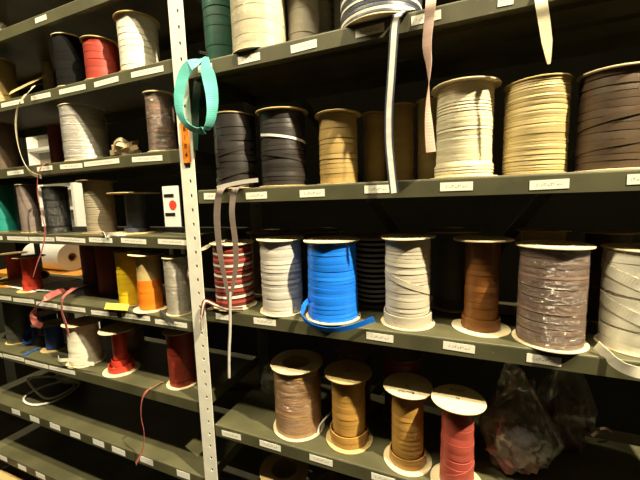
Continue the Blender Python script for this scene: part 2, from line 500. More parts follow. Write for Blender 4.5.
def spool(name, label, shelf, xl, xr, yt, Y, mats, body=0.8, n=18, tilt=0.0015, prof=None, fl=None, hole=0.16, mis=None,
          wrap=False, H=None, cross=None, top=True, jitter=0.010, halfcore=None, bottom=True):
    """xl, xr, yt: pixel span and row of its top (or of its foot when H is given); Y: depth of its axis"""
    fl = fl or PALECARD
    a, b = ray(xl, yt), ray(xr, yt)
    ta, tb = math.atan2(a.x, a.y), math.atan2(b.x, b.y)
    if Y is None:                                  # front rim flush with the shelf edge
        k = math.sin((tb - ta) / 2) / math.cos((ta + tb) / 2)
        Y = 0.706 / (1 - k)
    X = Y * math.tan((ta + tb) / 2)
    R = math.hypot(X, Y) * math.sin((tb - ta) / 2)
    z = ZT[shelf]
    if H is None:
        up = a.z > 0                        # above eye level the near rim is what shows
        H = at_y((xl + xr) / 2, yt, Y * (1 - R / math.hypot(X, Y)) if up else Y).z - z
    _seed[0] += 1; rnd = random.Random(_seed[0])
    t = empty(name, (X, Y, z), label, 'spool', GRP, rz=rnd.uniform(0, 6.28))
    th = 0.0032; zb = th if bottom else 0.0; zt_ = H - th if top else H
    ri = R * hole
    def flange(z0, tilt_):
        mb = MB()
        mb.lathe([(ri, z0), (R - 0.0006, z0), (R, z0 + 0.0008), (R, z0 + th - 0.0008), (R - 0.0006, z0 + th), (ri, z0 + th)], 48)
        if tilt_:
            w = rnd.uniform(0, 6.28); amp = rnd.uniform(0.0002, 0.0012)
            mb.v = [(x, y, zz + amp * ((x * x + y * y) / R ** 2) * math.cos(2 * math.atan2(y, x) + w)) for x, y, zz in mb.v]
        o = mb.build('flange', fl, t); o['label'] = 'round card flange'
    if bottom: flange(0.0, False)
    if top: flange(H - th, True)
    rc = max(ri + 0.002, min(R * body * 0.86, R * 0.3))
    mb = MB(); mb.lathe([(ri, 0.0005), (rc, 0.0005 + zb), (rc, zt_ - 0.0005), (ri, zt_ - 0.0005)], 32)
    mb.build('core', KRAFT if not halfcore else halfcore[1], t, smooth=False)
    mb = MB(); Rb = R * body
    ztop = zt_
    if halfcore:
        m2 = MB(); m2.lathe([(rc, zb + 0.001), (Rb * 0.99, zb + 0.001), (Rb * 0.99, zt_ - 0.0003), (rc, zt_ - 0.0003)], 40)
        o = m2.build('card_tube', halfcore[1], t, smooth=False); o['label'] = 'bare tan card tube'
        ztop = zb + (zt_ - zb) * halfcore[0]; Rb *= 1.03
    winding(mb, Rb, zb + 0.0003, ztop - 0.0003, n, tilt, prof, rnd, mis, jitter=jitter)
    mb.build('winding', mats, t, smooth=True)
    m2 = MB(); m2.lathe([(rc, zb + 0.0005), (Rb * 0.93 * (min(prof(0), prof(.5), prof(1)) if prof else 1), zb + 0.0005), (Rb * 0.93 * (min(prof(0), prof(.5), prof(1)) if prof else 1), ztop - 0.0005), (rc, ztop - 0.0005)], 36)
    m2.build('inner_winding', mats[0] if isinstance(mats, (list, tuple)) else mats, t)
    if cross:                                     # a strand crossing over the turns: list of (t0, t1, phase, width, material)
        for (t0, t1, ph, w, m) in cross:
            pts = []
            az = math.atan2(-Y, -X) - t.rotation_euler.z   # towards the camera, in the spool's own frame
            for s in range(9):
                f_ = s / 8; an = az + ph + (f_ - 0.5) * 2.6
                tt = t0 + (t1 - t0) * f_
                rr = Rb * (prof(min(max(tt, 0), 1)) if prof else 1.0) * 1.022
                pts.append((rr * math.cos(an), rr * math.sin(an), zb + tt * (ztop - zb)))
            ribbon_mb(pts, w, ref=(0, 0, 1), sub=4, thick=0.001).build('crossing_strand', m, t)
    if wrap:
        mb = MB(); prof_ = []
        for i in range(15):
            f_ = i / 14
            prof_.append((Rb * 1.018 * (prof(f_) if prof else 1.0) * (1 + 0.012 * math.sin(i * 2.3)), zb + 0.001 + f_ * (zt_ - zb - 0.002)))
        mb.lathe(prof_, 56, closed=False)
        mb.v = [(x * (1 + 0.012 * noise.noise((x * 40, y * 40, zz * 60))), y * (1 + 0.012 * noise.noise((x * 40, y * 40, zz * 60))), zz) for x, y, zz in mb.v]
        o = mb.build('plastic_wrap', WRAP, t, smooth=True); o['label'] = 'clear shiny plastic wrap'
    return t
rm = ribbon_mat
CREAM = rm('cream_tape', (0.80, 0.72, 0.50), 0.5)
IVORY = rm('ivory_tape', (0.82, 0.78, 0.64), 0.45)
YCREAM = rm('straw_tape', (0.58, 0.45, 0.20), 0.5)
GREYB = rm('grey_beige_tape', (0.55, 0.50, 0.40), 0.55)
STONE = rm('stone_tape', (0.60, 0.56, 0.50), 0.55)
BLUE = rm('bright_blue_vinyl', (0.015, 0.22, 1.0), 0.35)
BLACK = rm('black_vinyl', (0.032, 0.027, 0.026), 0.33, spec=0.8)
BLACKM = rm('matt_black_tape', (0.005, 0.0045, 0.0045), 0.8, spec=0.12)
TAN = rm('tan_tape', (0.40, 0.27, 0.09), 0.5)
OCHRE = rm('ochre_tan_tape', (0.46, 0.25, 0.055), 0.45)
BROWN = rm('chestnut_brown_tape', (0.19, 0.072, 0.016), 0.4)
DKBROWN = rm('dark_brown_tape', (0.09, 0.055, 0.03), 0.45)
TAUPE = rm('taupe_tape', (0.25, 0.155, 0.11), 0.5)
COPPER = rm('copper_vinyl', (0.50, 0.26, 0.085), 0.25, spec=0.8)
RED = rm('red_tape', (0.62, 0.05, 0.025), 0.5)
ROSE = rm('rose_red_tape', (0.45, 0.085, 0.06), 0.4)
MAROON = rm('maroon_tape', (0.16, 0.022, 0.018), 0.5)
DKRED = rm('dark_red_tape', (0.26, 0.03, 0.015), 0.5)
GREEN = rm('dark_green_tape', (0.006, 0.08, 0.05), 0.5)
TEAL = rm('teal_tape', (0.01, 0.26, 0.22), 0.5)
TURQ = rm('turquoise_ribbon_weave', (0.16, 0.66, 0.62), 0.55)
NAVY = rm('navy_tape', (0.02, 0.06, 0.26), 0.45)
SLATE = rm('slate_tape', (0.05, 0.06, 0.09), 0.4)
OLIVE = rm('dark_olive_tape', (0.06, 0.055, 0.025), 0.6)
SILVER = rm('silver_grey_cord', (0.72, 0.68, 0.62), 0.25, spec=0.9)
YELLOW = rm('bright_yellow_tape', (0.85, 0.58, 0.015), 0.5)
ORANGE = rm('bright_orange_tape', (0.88, 0.22, 0.01), 0.5)
PINKT = rm('dusty_pink_ribbon', (0.55, 0.37, 0.30), 0.5)
CORAL = rm('coral_ribbon', (0.55, 0.15, 0.13), 0.5)
MAUVE = rm('grey_mauve_ribbon', (0.22, 0.17, 0.15), 0.5)
CHAR = rm('charcoal_tape', (0.10, 0.10, 0.08), 0.55)
WT = rm('white_tape', (0.85, 0.83, 0.78), 0.5)

# --- wide bay, second shelf from the top of the picture and so on (R1..R5)
spool('ribbon_spool', 'dark green tape spool beside the cream post, above the turquoise loop', 'R1', 203, 241, 50, .775, GREEN, .93, 9, H=.21, prof=lambda t: .90 + .10 * t)
spool('ribbon_spool', 'glossy wrapped cream spool beside the dark green spool', 'R1', 230, 288, 40, .765, CREAM, .92, 13, H=.21, wrap=True)
spool('ribbon_spool', 'beige wide tape spool beside the glossy wrapped cream spool', 'R1', 287, 321, 33, .835, GREYB, .93, 7, H=.2, tilt=.003)
spool('ribbon_spool', 'narrow beige spool set back beside the striped navy and white spool', 'R1', 314, 333, 27, .945, GREYB, .9, 12, H=.19)
spool('ribbon_spool', 'pale beige spool tucked behind the striped navy and white spool', 'R1', 333, 362, 22, .93, STONE, .9, 10, H=.2)
spool('ribbon_spool', 'spool of navy and white striped cord with pale flange', 'R1', 339, 424, 14, .773, [SLATE, IVORY], .96, 28, H=.2, mis=[0, 1, 0], tilt=.003)
spool('ribbon_spool', 'tan spool to the right of the striped navy and white spool on the same shelf', 'R1', 470, 540, -12, .79, TAN, .85, 16, H=.19)

spool('ribbon_spool', 'black vinyl spool with slanted turns right beside the cream post', 'R2', 212, 255, 111, .77, BLACK, .98, 11, tilt=.004, fl=KRAFT, cross=[(.45, .62, 0.2, .012, BLACK), (.1, .3, -.2, .012, BLACK)])
spool('ribbon_spool', 'black vinyl spool tied with a white band across it', 'R2', 255, 308, 106, .78, BLACK, .86, 17, tilt=.002, cross=[(.70, .58, .1, .006, WT), (.45, .30, .2, .007, BLACK)], fl=KRAFT)
spool('ribbon_spool', 'olive tan spool with a thick tan lower flange, beside the black spools', 'R2', 314, 361, 109, .80, TAN, .82, 14, fl=KRAFT)
spool('ribbon_spool', 'tan spool set back behind the hanging white striped ribbon', 'R2', 361, 388, 111, .885, TAN, .86, 12, fl=KRAFT)
spool('ribbon_spool', 'tan spool in the shade between two other shaded tan spools', 'R2', 387, 416, 102, .88, TAN, .86, 12, fl=KRAFT)
spool('ribbon_spool', 'tan spool in the shade just behind the twisted pink ribbon', 'R2', 416, 446, 97, .885, YCREAM, .86, 12, fl=KRAFT)
spool('ribbon_spool', 'bright cream narrow tape spool with wide overhanging flange', 'R2', 431, 502, 77, .775, CREAM, .84, 30, tilt=.0006, prof=lambda t: 1.02 if t < .13 else .97)
spool('ribbon_spool', 'straw yellow finely wound spool beside the bright cream spool', 'R2', 504, 574, 75, .785, YCREAM, .95, 36, tilt=.0005, fl=KRAFT)
spool('ribbon_spool', 'large dark brown spool beside the straw yellow spool', 'R2', 577, 660, 64, .775, DKBROWN, .9, 13, tilt=.003, cross=[(.2, .3, 0, .01, DKBROWN), (.45, .6, .1, .01, DKBROWN)])

spool('ribbon_spool', 'maroon and white striped ribbon spool beside the cream post', 'R3', 209, 254, 242, .758, [MAROON, IVORY, ROSE], .87, 24, tilt=.0035, mis=[1, 0, 2, 0], fl=PALECARD)
spool('ribbon_spool', 'pale stone grey spool between the striped maroon and bright blue spools', 'R3', 256, 304, 238, .762, STONE, .86, 19)
spool('ribbon_spool', 'bright blue vinyl ribbon spool', 'R3', 303, 360, 239, .760, BLUE, .88, 19, tilt=.002, prof=lambda t: 1.03 - .07 * t)
spool('ribbon_spool', 'grey beige spool with a strand crossing diagonally over it', 'R3', 380, 436, 236, .772, GREYB, .82, 23, prof=lambda t: 1.07 if t < .14 else .98 + .02 * t, cross=[(.62, .38, 0.0, .012, GREYB)])
spool('ribbon_spool', 'chestnut brown spool with narrow winding and wide pale flanges', 'R3', 453, 515, 238, .785, BROWN, .57, 16, prof=lambda t: 1.14 if t < .12 else 1.0)
spool('ribbon_spool', 'large taupe spool wrapped in clear shiny plastic', 'R3', 515, 597, 244, .757, TAUPE, .87, 20, wrap=True, hole=.42, tilt=.002)
spool('ribbon_spool', 'ivory wide tape spool with loose slanted turns', 'R3', 600, 694, 247, .775, IVORY, .92, 9, hole=.42, tilt=.006, cross=[(.85, .55, -.1, .02, IVORY), (.5, .2, .1, .02, IVORY)])
# second row on that shelf
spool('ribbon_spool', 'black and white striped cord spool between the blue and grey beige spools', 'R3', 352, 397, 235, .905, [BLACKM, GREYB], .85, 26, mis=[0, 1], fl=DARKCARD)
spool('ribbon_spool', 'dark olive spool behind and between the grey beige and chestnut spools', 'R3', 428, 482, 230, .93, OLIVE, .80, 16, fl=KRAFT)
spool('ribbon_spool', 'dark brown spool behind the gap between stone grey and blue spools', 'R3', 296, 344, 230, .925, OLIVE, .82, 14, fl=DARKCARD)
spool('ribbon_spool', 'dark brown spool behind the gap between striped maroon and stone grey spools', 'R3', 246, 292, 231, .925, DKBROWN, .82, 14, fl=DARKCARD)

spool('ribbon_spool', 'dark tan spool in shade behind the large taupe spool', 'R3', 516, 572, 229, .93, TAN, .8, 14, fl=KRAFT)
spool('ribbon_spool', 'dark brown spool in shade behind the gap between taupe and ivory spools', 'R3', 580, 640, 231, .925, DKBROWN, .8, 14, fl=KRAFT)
spool('ribbon_spool', 'copper coloured spool in shiny plastic with a large hollow core', 'R4', 270, 323, 361, .788, COPPER, .88, 30, hole=.54, wrap=True, fl=PALECARD)
tan1 = spool('ribbon_spool', 'ochre tan spool beside the shiny copper spool', 'R4', 324, 372, 371, .786, OCHRE, .72, 12, prof=lambda t: 1.13 if t < .14 else (.97 if t < .8 else 1.02), hole=.1, fl=KRAFT)
tan2 = spool('ribbon_spool', 'ochre tan spool with a handwritten word on its flange', 'R4', 383, 433, 385, .766, OCHRE, .64, 16, prof=lambda t: 1.16 if t < .1 else 1.0, hole=.12)
redsp = spool('ribbon_spool', 'rose red spool with wide pale flange beside the plastic bag', 'R4', 431, 487, 398.5, .735, ROSE, .57, 11, tilt=.004, hole=.08, prof=lambda t: 1.12 - .12 * t, cross=[(.1, .3, .2, .014, ROSE)])
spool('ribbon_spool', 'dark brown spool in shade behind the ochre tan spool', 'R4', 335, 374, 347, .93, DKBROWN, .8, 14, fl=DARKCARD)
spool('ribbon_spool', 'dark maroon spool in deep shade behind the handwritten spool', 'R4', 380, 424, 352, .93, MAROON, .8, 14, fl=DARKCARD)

spool('ribbon_spool', 'tan card spool with a large hollow core on the shelf below the copper spool', 'R5', 259, 309, 468, .79, TAN, .86, 14, hole=.52, fl=KRAFT)
spool('ribbon_spool', 'brown card spool with hollow core beside the tan spool on the low shelf', 'R5', 309, 350, 479, .80, DKBROWN, .86, 14, hole=.5, fl=DARKCARD)

# --- narrow bay
spool('ribbon_spool', 'white paper wound spool on the highest visible shelf of the narrow bay', 'L1', -16, 6, 22, .775, WHITE, .97, 6, H=.085)
spool('ribbon_spool', 'tan spool at the far end of the shelf with the red spool', 'L2', -30, 16, 56, None, TAN, .92, 12, fl=KRAFT)
spool('ribbon_spool', 'thin tan spool with wide flange behind the black spool', 'L2', 29, 60, 50, .93, YCREAM, .38, 8, fl=KRAFT)
spool('ribbon_spool', 'matt black wide tape spool beside the red spool', 'L2', 50, 85, 33, None, BLACKM, .93, 6, fl=PALECARD)
spool('ribbon_spool', 'red wide tape spool between the black and the cream white spools', 'L2', 79, 119, 36, None, rm('shaded_red_tape', (0.36, 0.035, 0.018), 0.55), .87, 6, tilt=.003, fl=KRAFT)  # darker copy of the red, with the spool's shade put into the colour
spool('ribbon_spool', 'tall cream white tape spool with wide flange beside the red spool', 'L2', 112, 159, 11, None, IVORY, .87, 9, fl=KRAFT)

spool('ribbon_spool', 'brown spool at the far end of the shelf with the silver spool', 'L3', -28, 18, 121, None, DKBROWN, .93, 12, fl=DARKCARD)
spool('ribbon_spool', 'maroon spool standing behind the silver grey spool', 'L3', 45, 66, 124, .90, MAROON, .9, 8, fl=DARKCARD)
spool('ribbon_spool', 'silver grey finely wound cord spool in clear wrap', 'L3', 57, 105, 104, None, SILVER, .96, 34, tilt=.0005, wrap=True)
spool('ribbon_spool', 'slim brown spool in shiny plastic wrap beside the cream post', 'L3', 142, 174, 90, None, TAUPE, .88, 16, wrap=True)

spool('ribbon_spool', 'teal tape spool beside the dark grey spool', 'L4', -20, 16, 185, None, TEAL, .95, 7, fl=DARKCARD)
spool('ribbon_spool', 'dark grey tape spool between the teal spool and the black bagged spool', 'L4', 14, 38, 184, None, MAUVE, .9, 9, fl=KRAFT)
spool('ribbon_spool', 'black spool in a clear shiny plastic bag', 'L4', 39, 69, 186, None, BLACKM, .88, 10, wrap=True, fl=BLACKP)
spool('ribbon_spool', 'taupe finely wound spool with a dark flange, on the shelf with the teal spool', 'L4', 75, 118, 180, None, rm('drab_taupe_cord', (.34, .29, .20), .5), .72, 22, fl=DARKCARD)
spool('ribbon_spool', 'almost empty slate navy spool with wide flanges', 'L4', 106, 160, 192, None, SLATE, .38, 9, prof=lambda t: 1.3 if t < .15 else 1.0, fl=KRAFT)

spool('ribbon_spool', 'red tape spool with wide drab flange beside the flat white paper sheets', 'L5', 11, 46, 256, .775, RED, .52, 6, prof=lambda t: 1.15 if t < .3 else 1.0, fl=KRAFT)
spool('ribbon_spool', 'red tape spool at the far side of the other red spool', 'L5', -4, 28, 253, .895, RED, .5, 6, fl=KRAFT)
spool('ribbon_spool', 'dark maroon tape spool behind the bright yellow spool', 'L5', 92, 122, 238, .87, MAROON, .93, 7, fl=DARKCARD)
spool('ribbon_spool', 'dark maroon tape spool beside the maroon ribbon loops', 'L5', 77, 103, 238, .93, MAROON, .93, 7, fl=DARKCARD)
spool('ribbon_spool', 'bright yellow tape spool', 'L5', 112, 142, 250, .77, YELLOW, .88, 10, fl=KRAFT)
spool('ribbon_spool', 'half used bright orange tape spool showing its bare tan card tube', 'L5', 127, 166, 253, .75, ORANGE, .64, 5, halfcore=(.55, KRAFT), fl=PALECARD, jitter=.004)
spool('ribbon_spool', 'grey cord spool in clear plastic beside the orange spool', 'L5', 161, 190, 256, .748, GREYB, .9, 18, wrap=True)

spool('ribbon_spool', 'charcoal green tape spool at the far end beside the navy roll', 'L6', -2, 29, 298, .79, CHAR, .85, 12, fl=KRAFT)
spool('ribbon_spool', 'navy tape spool with wide drab flange', 'L6', 36, 68, 322, .795, NAVY, .60, 6, tilt=.003, fl=KRAFT)
spool('ribbon_spool', 'navy tape spool standing behind the other navy spool', 'L6', 32, 62, 312, .90, NAVY, .62, 6, tilt=.003, fl=KRAFT)
spool('ribbon_spool', 'cream white wide tape spool with a loose turn at its foot', 'L6', 60, 103, 321, .765, IVORY, .78, 9, tilt=.003, prof=lambda t: 1.08 - .1 * t, fl=PALECARD)
spool('ribbon_spool', 'nearly empty red tape spool with wide pale flanges', 'L6', 97, 137, 328, .762, RED, .37, 7, tilt=.004, prof=lambda t: 1.9 if t < .1 else (1.35 if t < .25 else 1.0), hole=.16)
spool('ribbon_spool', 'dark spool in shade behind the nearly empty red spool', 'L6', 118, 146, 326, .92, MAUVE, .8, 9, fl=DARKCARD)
spool('ribbon_spool', 'dark red tape spool beside the cream post on the lowest filled shelf', 'L6', 161, 196, 329, .772, DKRED, .78, 10, tilt=.003, fl=PALECARD)

# handwriting on one flange
def text_mesh(body, size, name, m, parent, loc, rot, extrude=0.0002):
    cu = bpy.data.curves.new(name, 'FONT'); cu.body = body; cu.size = size; cu.extrude = extrude
    cu.align_x = 'CENTER'; cu.align_y = 'CENTER'
    tmp = bpy.data.objects.new(name, cu); C.objects.link(tmp)
    dg = bpy.context.evaluated_depsgraph_get()
    me = bpy.data.meshes.new_from_object(tmp.evaluated_get(dg))
    bpy.data.objects.remove(tmp)
    o = bpy.data.objects.new(name, me); C.objects.link(o)
    me.materials.clear(); me.materials.append(m)
    o.parent = parent; o.location = loc; o.rotation_euler = rot
    return o
INK = plain('pencil_ink', (0.10, 0.08, 0.05), 0.7)
def write_on(sp_, word, H, dist, ang=0.0):
    az = -sp_.rotation_euler.z
    p = Matrix.Rotation(az, 3, 'Z') @ Vector((dist * math.sin(ang), -dist * math.cos(ang), H + 0.0006))
    text_mesh(word, 0.014, 'handwriting', INK, sp_, p, (0, 0, az + ang))
bpy.context.view_layer.update()
write_on(tan2, 'OLIVE', max(c.bound_box[1][2] for c in tan2.children), 0.034, 0.05)
write_on(redsp, 'RUST', max(c.bound_box[1][2] for c in redsp.children), -0.028, 0.05)

# ------------------------------------------------------------------ loose ribbons
PX = lambda L: [at_y(*p) for p in L]
F = YF - 0.004
F2 = YF - 0.012
loose_ribbon('hanging_ribbon', 'long white and navy striped ribbon hanging from the striped spool',
    PX([(417, 12, .735), (408, 11, .715), (399, 14, F2), (395, 24, F2), (393, 50, F2), (391, 80, F2), (389, 110, F2), (389, 140, F2), (391, 165, F2), (394, 193, F2)]),
    .0175, [SLATE, WT], stripes=[(.2, 0), (.6, 1), (.2, 0)], twist=[0, 0, 0, .1, .1, .15, .2, .1, .0, -.1])
loose_ribbon('hanging_ribbon', 'twisted dusty pink ribbon hanging in front of the tan spools',
    PX([(431, -14, .72), (431, 0, F2), (429, 20, F2), (427, 45, F2), (429, 65, F2), (429, 85, F2), (428, 105, F2), (429, 128, F2), (431, 152, F2)]),
    .019, PINKT, twist=[0, .2, .3, .5, 1.0, 1.5, 1.9, 2.4, 2.75])
loose_ribbon('hanging_ribbon', 'cream ribbon with slanted cut end hanging above the straw yellow spool',
    PX([(540, -18, .72), (541, 0, F2), (544, 20, F2), (547, 42, F2), (549, 64, F2)]), [.016, .017, .0165, .015, .004], CREAM, twist=[0, .1, .1, 0, 0])
loose_ribbon('hanging_ribbon', 'grey mauve ribbon strand hanging in front of the striped maroon spool, beside the post',
    PX([(226, 187, .716), (221, 190, F2), (218, 200, F2), (217, 220, F2), (219, 245, F2), (222, 265, F2), (227, 290, F2), (229, 305, F2)]),
    [.019, .019, .02, .02, .018, .015, .011, .007], MAUVE)
loose_ribbon('hanging_ribbon', 'curved grey mauve ribbon strand in front of the striped spool, nearer the stone spool',
    PX([(243, 186, .716), (236, 189, F2), (233, 197, F2), (232, 215, F2 - .003), (235, 240, F2 - .003), (236, 262, F2 - .003), (233, 285, F2 - .003), (230, 300, F2 - .003)]),
    [.015, .016, .017, .016, .016, .015, .011, .006], MAUVE)
loose_ribbon('hanging_ribbon', 'thin white and grey ribbon tail hanging below the striped maroon spool',
    PX([(230, 292, F2 - .007), (230, 308, F2 - .007), (230, 330, F2 - .007), (229, 352, F2 - .007), (229, 378, F2 - .007)]), .0085, [MAUVE, WT],
    stripes=[(.3, 0), (.7, 1)])
loose_ribbon('ribbon_tail', 'bright blue vinyl ribbon end looped in front of the blue spool',
    PX([(309, 300, .716), (304, 306, .698), (303, 317, .690), (313, 326, .686), (332, 330, .686), (352, 327, .690), (374, 319, .697)]),
    .0125, BLUE, ref=(0, 0, 1), twist=[.2, .2, .3, .35, .3, .2, .1])
loose_ribbon('ribbon_tail', 'maroon and white ribbon end curling round the foot of the striped spool',
    PX([(243, 309, .705), (228, 309, .700), (216, 305, .698), (207, 301, .696), (204, 303, .692), (202, 315, .690), (202, 330, .690)]),
    [.011, .011, .011, .010, .012, .013, .012], [IVORY, MAROON], stripes=[(.3, 1), (.4, 0), (.3, 1)], ref=(.3, 0, 1), twist=[0, 0, .2, .3, .9, 1.3, 1.4])
loose_ribbon('ribbon_tail', 'ivory tape end spilling over the shelf edge by the ivory spool',
    PX([(596, 345, .716), (604, 352, .706), (612, 360, .699), (622, 367, .694), (636, 372, .690), (652, 374, .690)]), .02, IVORY, ref=(0, 0.3, 1), twist=[.3, .5, .6, .5, .3, .1])
loose_ribbon('ribbon_tail', 'crumpled cream paper strip on the flange of the striped maroon spool',
    PX([(200, 250, .722), (207, 247, .728), (214, 243, .738), (226, 240, .745)]), .018, CREAM, ref=(0, 1, .3), twist=[.2, .5, .3, 0])
# on the narrow bay
loose_ribbon('hanging_ribbon', 'cream ribbon hanging from the shelf of the red spool',
    PX([(34, 86, .735), (29, 92, F2), (20, 102, F2), (16, 118, F2), (17, 138, F2), (22, 158, F2), (30, 172, F2), (41, 177, F2)]), .012, CREAM, twist=[0, .4, .7, .8, .7, .5, .3, .2])
loose_ribbon('hanging_ribbon', 'thin dull pink ribbon hanging in front of the flat white paper sheets',
    PX([(50, 162, .72), (43, 165, F2), (38, 176, F2), (38, 195, F2), (42, 215, F2), (45, 232, F2), (42, 250, F2), (37, 264, F2), (33, 277, F2)]), .010, CORAL, twist=[0, .3, .6, .7, .4, .2, .3, .4, .5])
loose_ribbon('hanging_ribbon', 'coral ribbon loop drooping over the shelf edge towards the navy spools',
    PX([(68, 289, .79), (58, 292, .74), (46, 298, F2), (36, 307, F2 - .006), (33, 316, F2 - .006), (36, 323, F2 + .003), (42, 326, .72)]), .020, CORAL, ref=(.4, .3, 1), twist=[1.2, 1.0, .8, .6, .4, .2, 0])
loose_ribbon('hanging_ribbon', 'coral ribbon hanging in front of the cream white spool',
    PX([(76, 287, .78), (69, 292, .73), (63, 299, F2), (62, 312, F2), (66, 325, F2), (70, 340, F2)]), .024, CORAL, twist=[0, .2, .5, .3, .2, .5])
loose_ribbon('hanging_ribbon', 'dull red ribbon end hanging from the lowest filled shelf onto the empty one',
    PX([(163, 382, .745), (155, 386, .712), (147, 391, F2), (142, 400, F2 - .003), (141, 416, F2 - .003), (144, 432, F2 - .003), (143, 448, F2 - .003), (136, 464, F2 - .003)]), .0095, CORAL, twist=[.6, .6, .5, .5, .6, .6, .6, .5])
loose_ribbon('ribbon_tail', 'cream tape end curled round the foot of the cream white spool',
    PX([(58, 357, .710), (60, 360, .697), (70, 360, .697), (84, 363, .699), (94, 364, .704)]), .012, IVORY, ref=(0, .2, 1))
loose_ribbon('ribbon_tail', 'tan ribbon end trailing along the shelf beside the thin tan spool',
    [at_y(10, 93, .745), at_y(22, 87, .755), at_y(36, 80, .765), at_y(48, 74, .775)], .022, YCREAM, ref=(0, .7, 1))
loose_ribbon('ribbon_tail', 'short flat blue ribbon end on the shelf beside the navy spools',
    [at_z(24, 355, ZT['L6'] + .003), at_z(32, 351, ZT['L6'] + .003), at_z(40, 348, ZT['L6'] + .003)], .016, rm('mid_blue_tape', (.03, .11, .42), .5), ref=(0, 1, 0))
# coiled navy ribbon
def coil(name, label, c, r0, turns, width, m, tiltm, group=None):
    pts = []
    for i in range(int(turns * 16) + 1):
        a = i / 16 * 2 * math.pi; r = r0 - 0.0017 * i / 16
        pts.append(Vector((r * math.cos(a), r * math.sin(a), 0)))
    mb = ribbon_mb(pts, width, ref=(0, 0, 1), sub=2)
    mb.v = [tuple(tiltm @ Vector(v) + Vector(c)) for v in mb.v]
    o = mb.build(name, m); return tag(o, label, 'ribbon', group)
cc = at_z(33, 352, ZT['L6']); cc.y = .80; cc = at_y(31, 342, .785)
coil('ribbon_roll', 'small coiled roll of navy ribbon leaning beside the charcoal green spool', (cc.x, cc.y, ZT['L6'] + .036), .036, 4, .014, rm('coil_navy_tape', (.02, .07, .30), .4), Matrix.Rotation(1.1, 3, 'X'))
# tangles: one continuous length each
def tangle(name, label, c, sx, sy, sz, n, width, m, seed):
    rnd = random.Random(seed); pts = []
    for i in range(n):
        a = i * 2.2 + rnd.uniform(-.5, .5)
        pts.append(Vector((c[0] + sx * math.cos(a) * rnd.uniform(.5, 1), c[1] + sy * math.sin(a) * rnd.uniform(.5, 1), c[2] + sz * rnd.uniform(.15, 1) * (1 - .35 * abs(math.cos(a))))))
    tw = [rnd.uniform(-.5, .5) for _ in pts]
    o = ribbon_mb(pts, width, ref=(.2, .2, 1), twist=tw, sub=10).build(name, m)
    return tag(o, label, 'ribbon', 'tangled ribbons on the shelves')
p = at_y(126, 155, .77)
tangle('ribbon_tangle', 'tangled pile of tan ribbon between silver and plastic wrapped spools', (p.x, .775, ZT['L3'] + .008), .064, .04, .055, 15, .013, rm('pale_tan_ribbon', (.55, .42, .24), .5), 3)
p = at_z(78, 274, ZT['L5'])
tangle('ribbon_tangle', 'loose dark maroon ribbon loops lying on the white papers', (p.x + .03, .87, ZT['L5'] + .016), .055, .03, .035, 9, .013, MAROON, 5)
p = at_z(590, 437, ZT['R4'])
for i, (a, b) in enumerate([((567, 440), (583, 434)), ((577, 428), (592, 430)), ((592, 436), (602, 433)), ((600, 429), (612, 432))]):
    A, B = at_z(*a, ZT['R4'] + .012), at_z(*b, ZT['R4'] + .012)
    loose_ribbon('ribbon_scrap', 'pale ribbon scrap lying in the shade beyond the plastic bag', [A, (A + B) / 2 + Vector((0, 0, .006)), B], .007, [TAUPE], group='ribbon scraps on the shelf of the plastic bag', ref=(0, 1, .4))

loose_ribbon('ribbon_tail', 'pale grey ribbon end crossing the foot of the black spool beside the post',
    PX([(217, 188, .704), (228, 185, .701), (242, 182, .700), (258, 180, .703)]), .010, rm('pale_grey_ribbon', (.62, .58, .52), .4), ref=(0, 0, 1))
loose_ribbon('ribbon_tail', 'charcoal ribbon flap at the foot of the grey cord spool in plastic',
    PX([(160, 312, .706), (166, 318, .700), (174, 322, .697)]), .016, CHAR, ref=(.3, 0, 1))
loose_ribbon('ribbon_tail', 'small white ribbon knot on the shelf edge below the taupe cord spool',
    PX([(100, 237, .708), (104, 233, .702), (107, 238, .700), (112, 234, .704), (126, 236, .706)]), .010, WT, ref=(0, .3, 1), twist=[0, .8, 1.4, .4, 0])

# turquoise loop hung on the post
tl = ribbon_mb(PX([(205, 57, .690), (199, 62, .688), (190, 66, .686), (183, 76, .685), (179, 95, .684), (180, 112, .684), (187, 125, .684), (199, 131, .684), (208, 127, .684),
                   (212, 112, .682), (212, 95, .682), (209, 78, .682), (206, 68, .682), (206, 57, .684)]),
               [.018, .025, .031, .032, .030, .027, .021, .018, .020, .024, .030, .035, .030, .012], ref=(1, .1, 0.2), twist=[.9, .6, .1, 0, 0, .2, .6, 1.0, 1.0, .7, .3, .1, .1, .2], sub=8)
tag(tl.build('ribbon_loop', TURQ), 'turquoise ribbon loop hung beside the cream post', 'ribbon')
mb = MB(); p = at_y(204, 57, .697); mb.tube([p + Vector((0, 0.012, .012)), p + Vector((0, -.016, .006))], .003, 8)
tag(mb.build('hanging_hook', BLACKP), 'small dark hook holding the turquoise ribbon loop', 'hook')
# dark green folded cloth strip behind the loop
loose_ribbon('hanging_ribbon', 'dark green ribbon strip hanging behind the turquoise loop', PX([(199, 66, .735), (197, 90, .733), (195, 115, .733), (194, 150, .735)]), [.02, .03, .032, .026], GREEN, twist=[.2, .1, .2, .1])
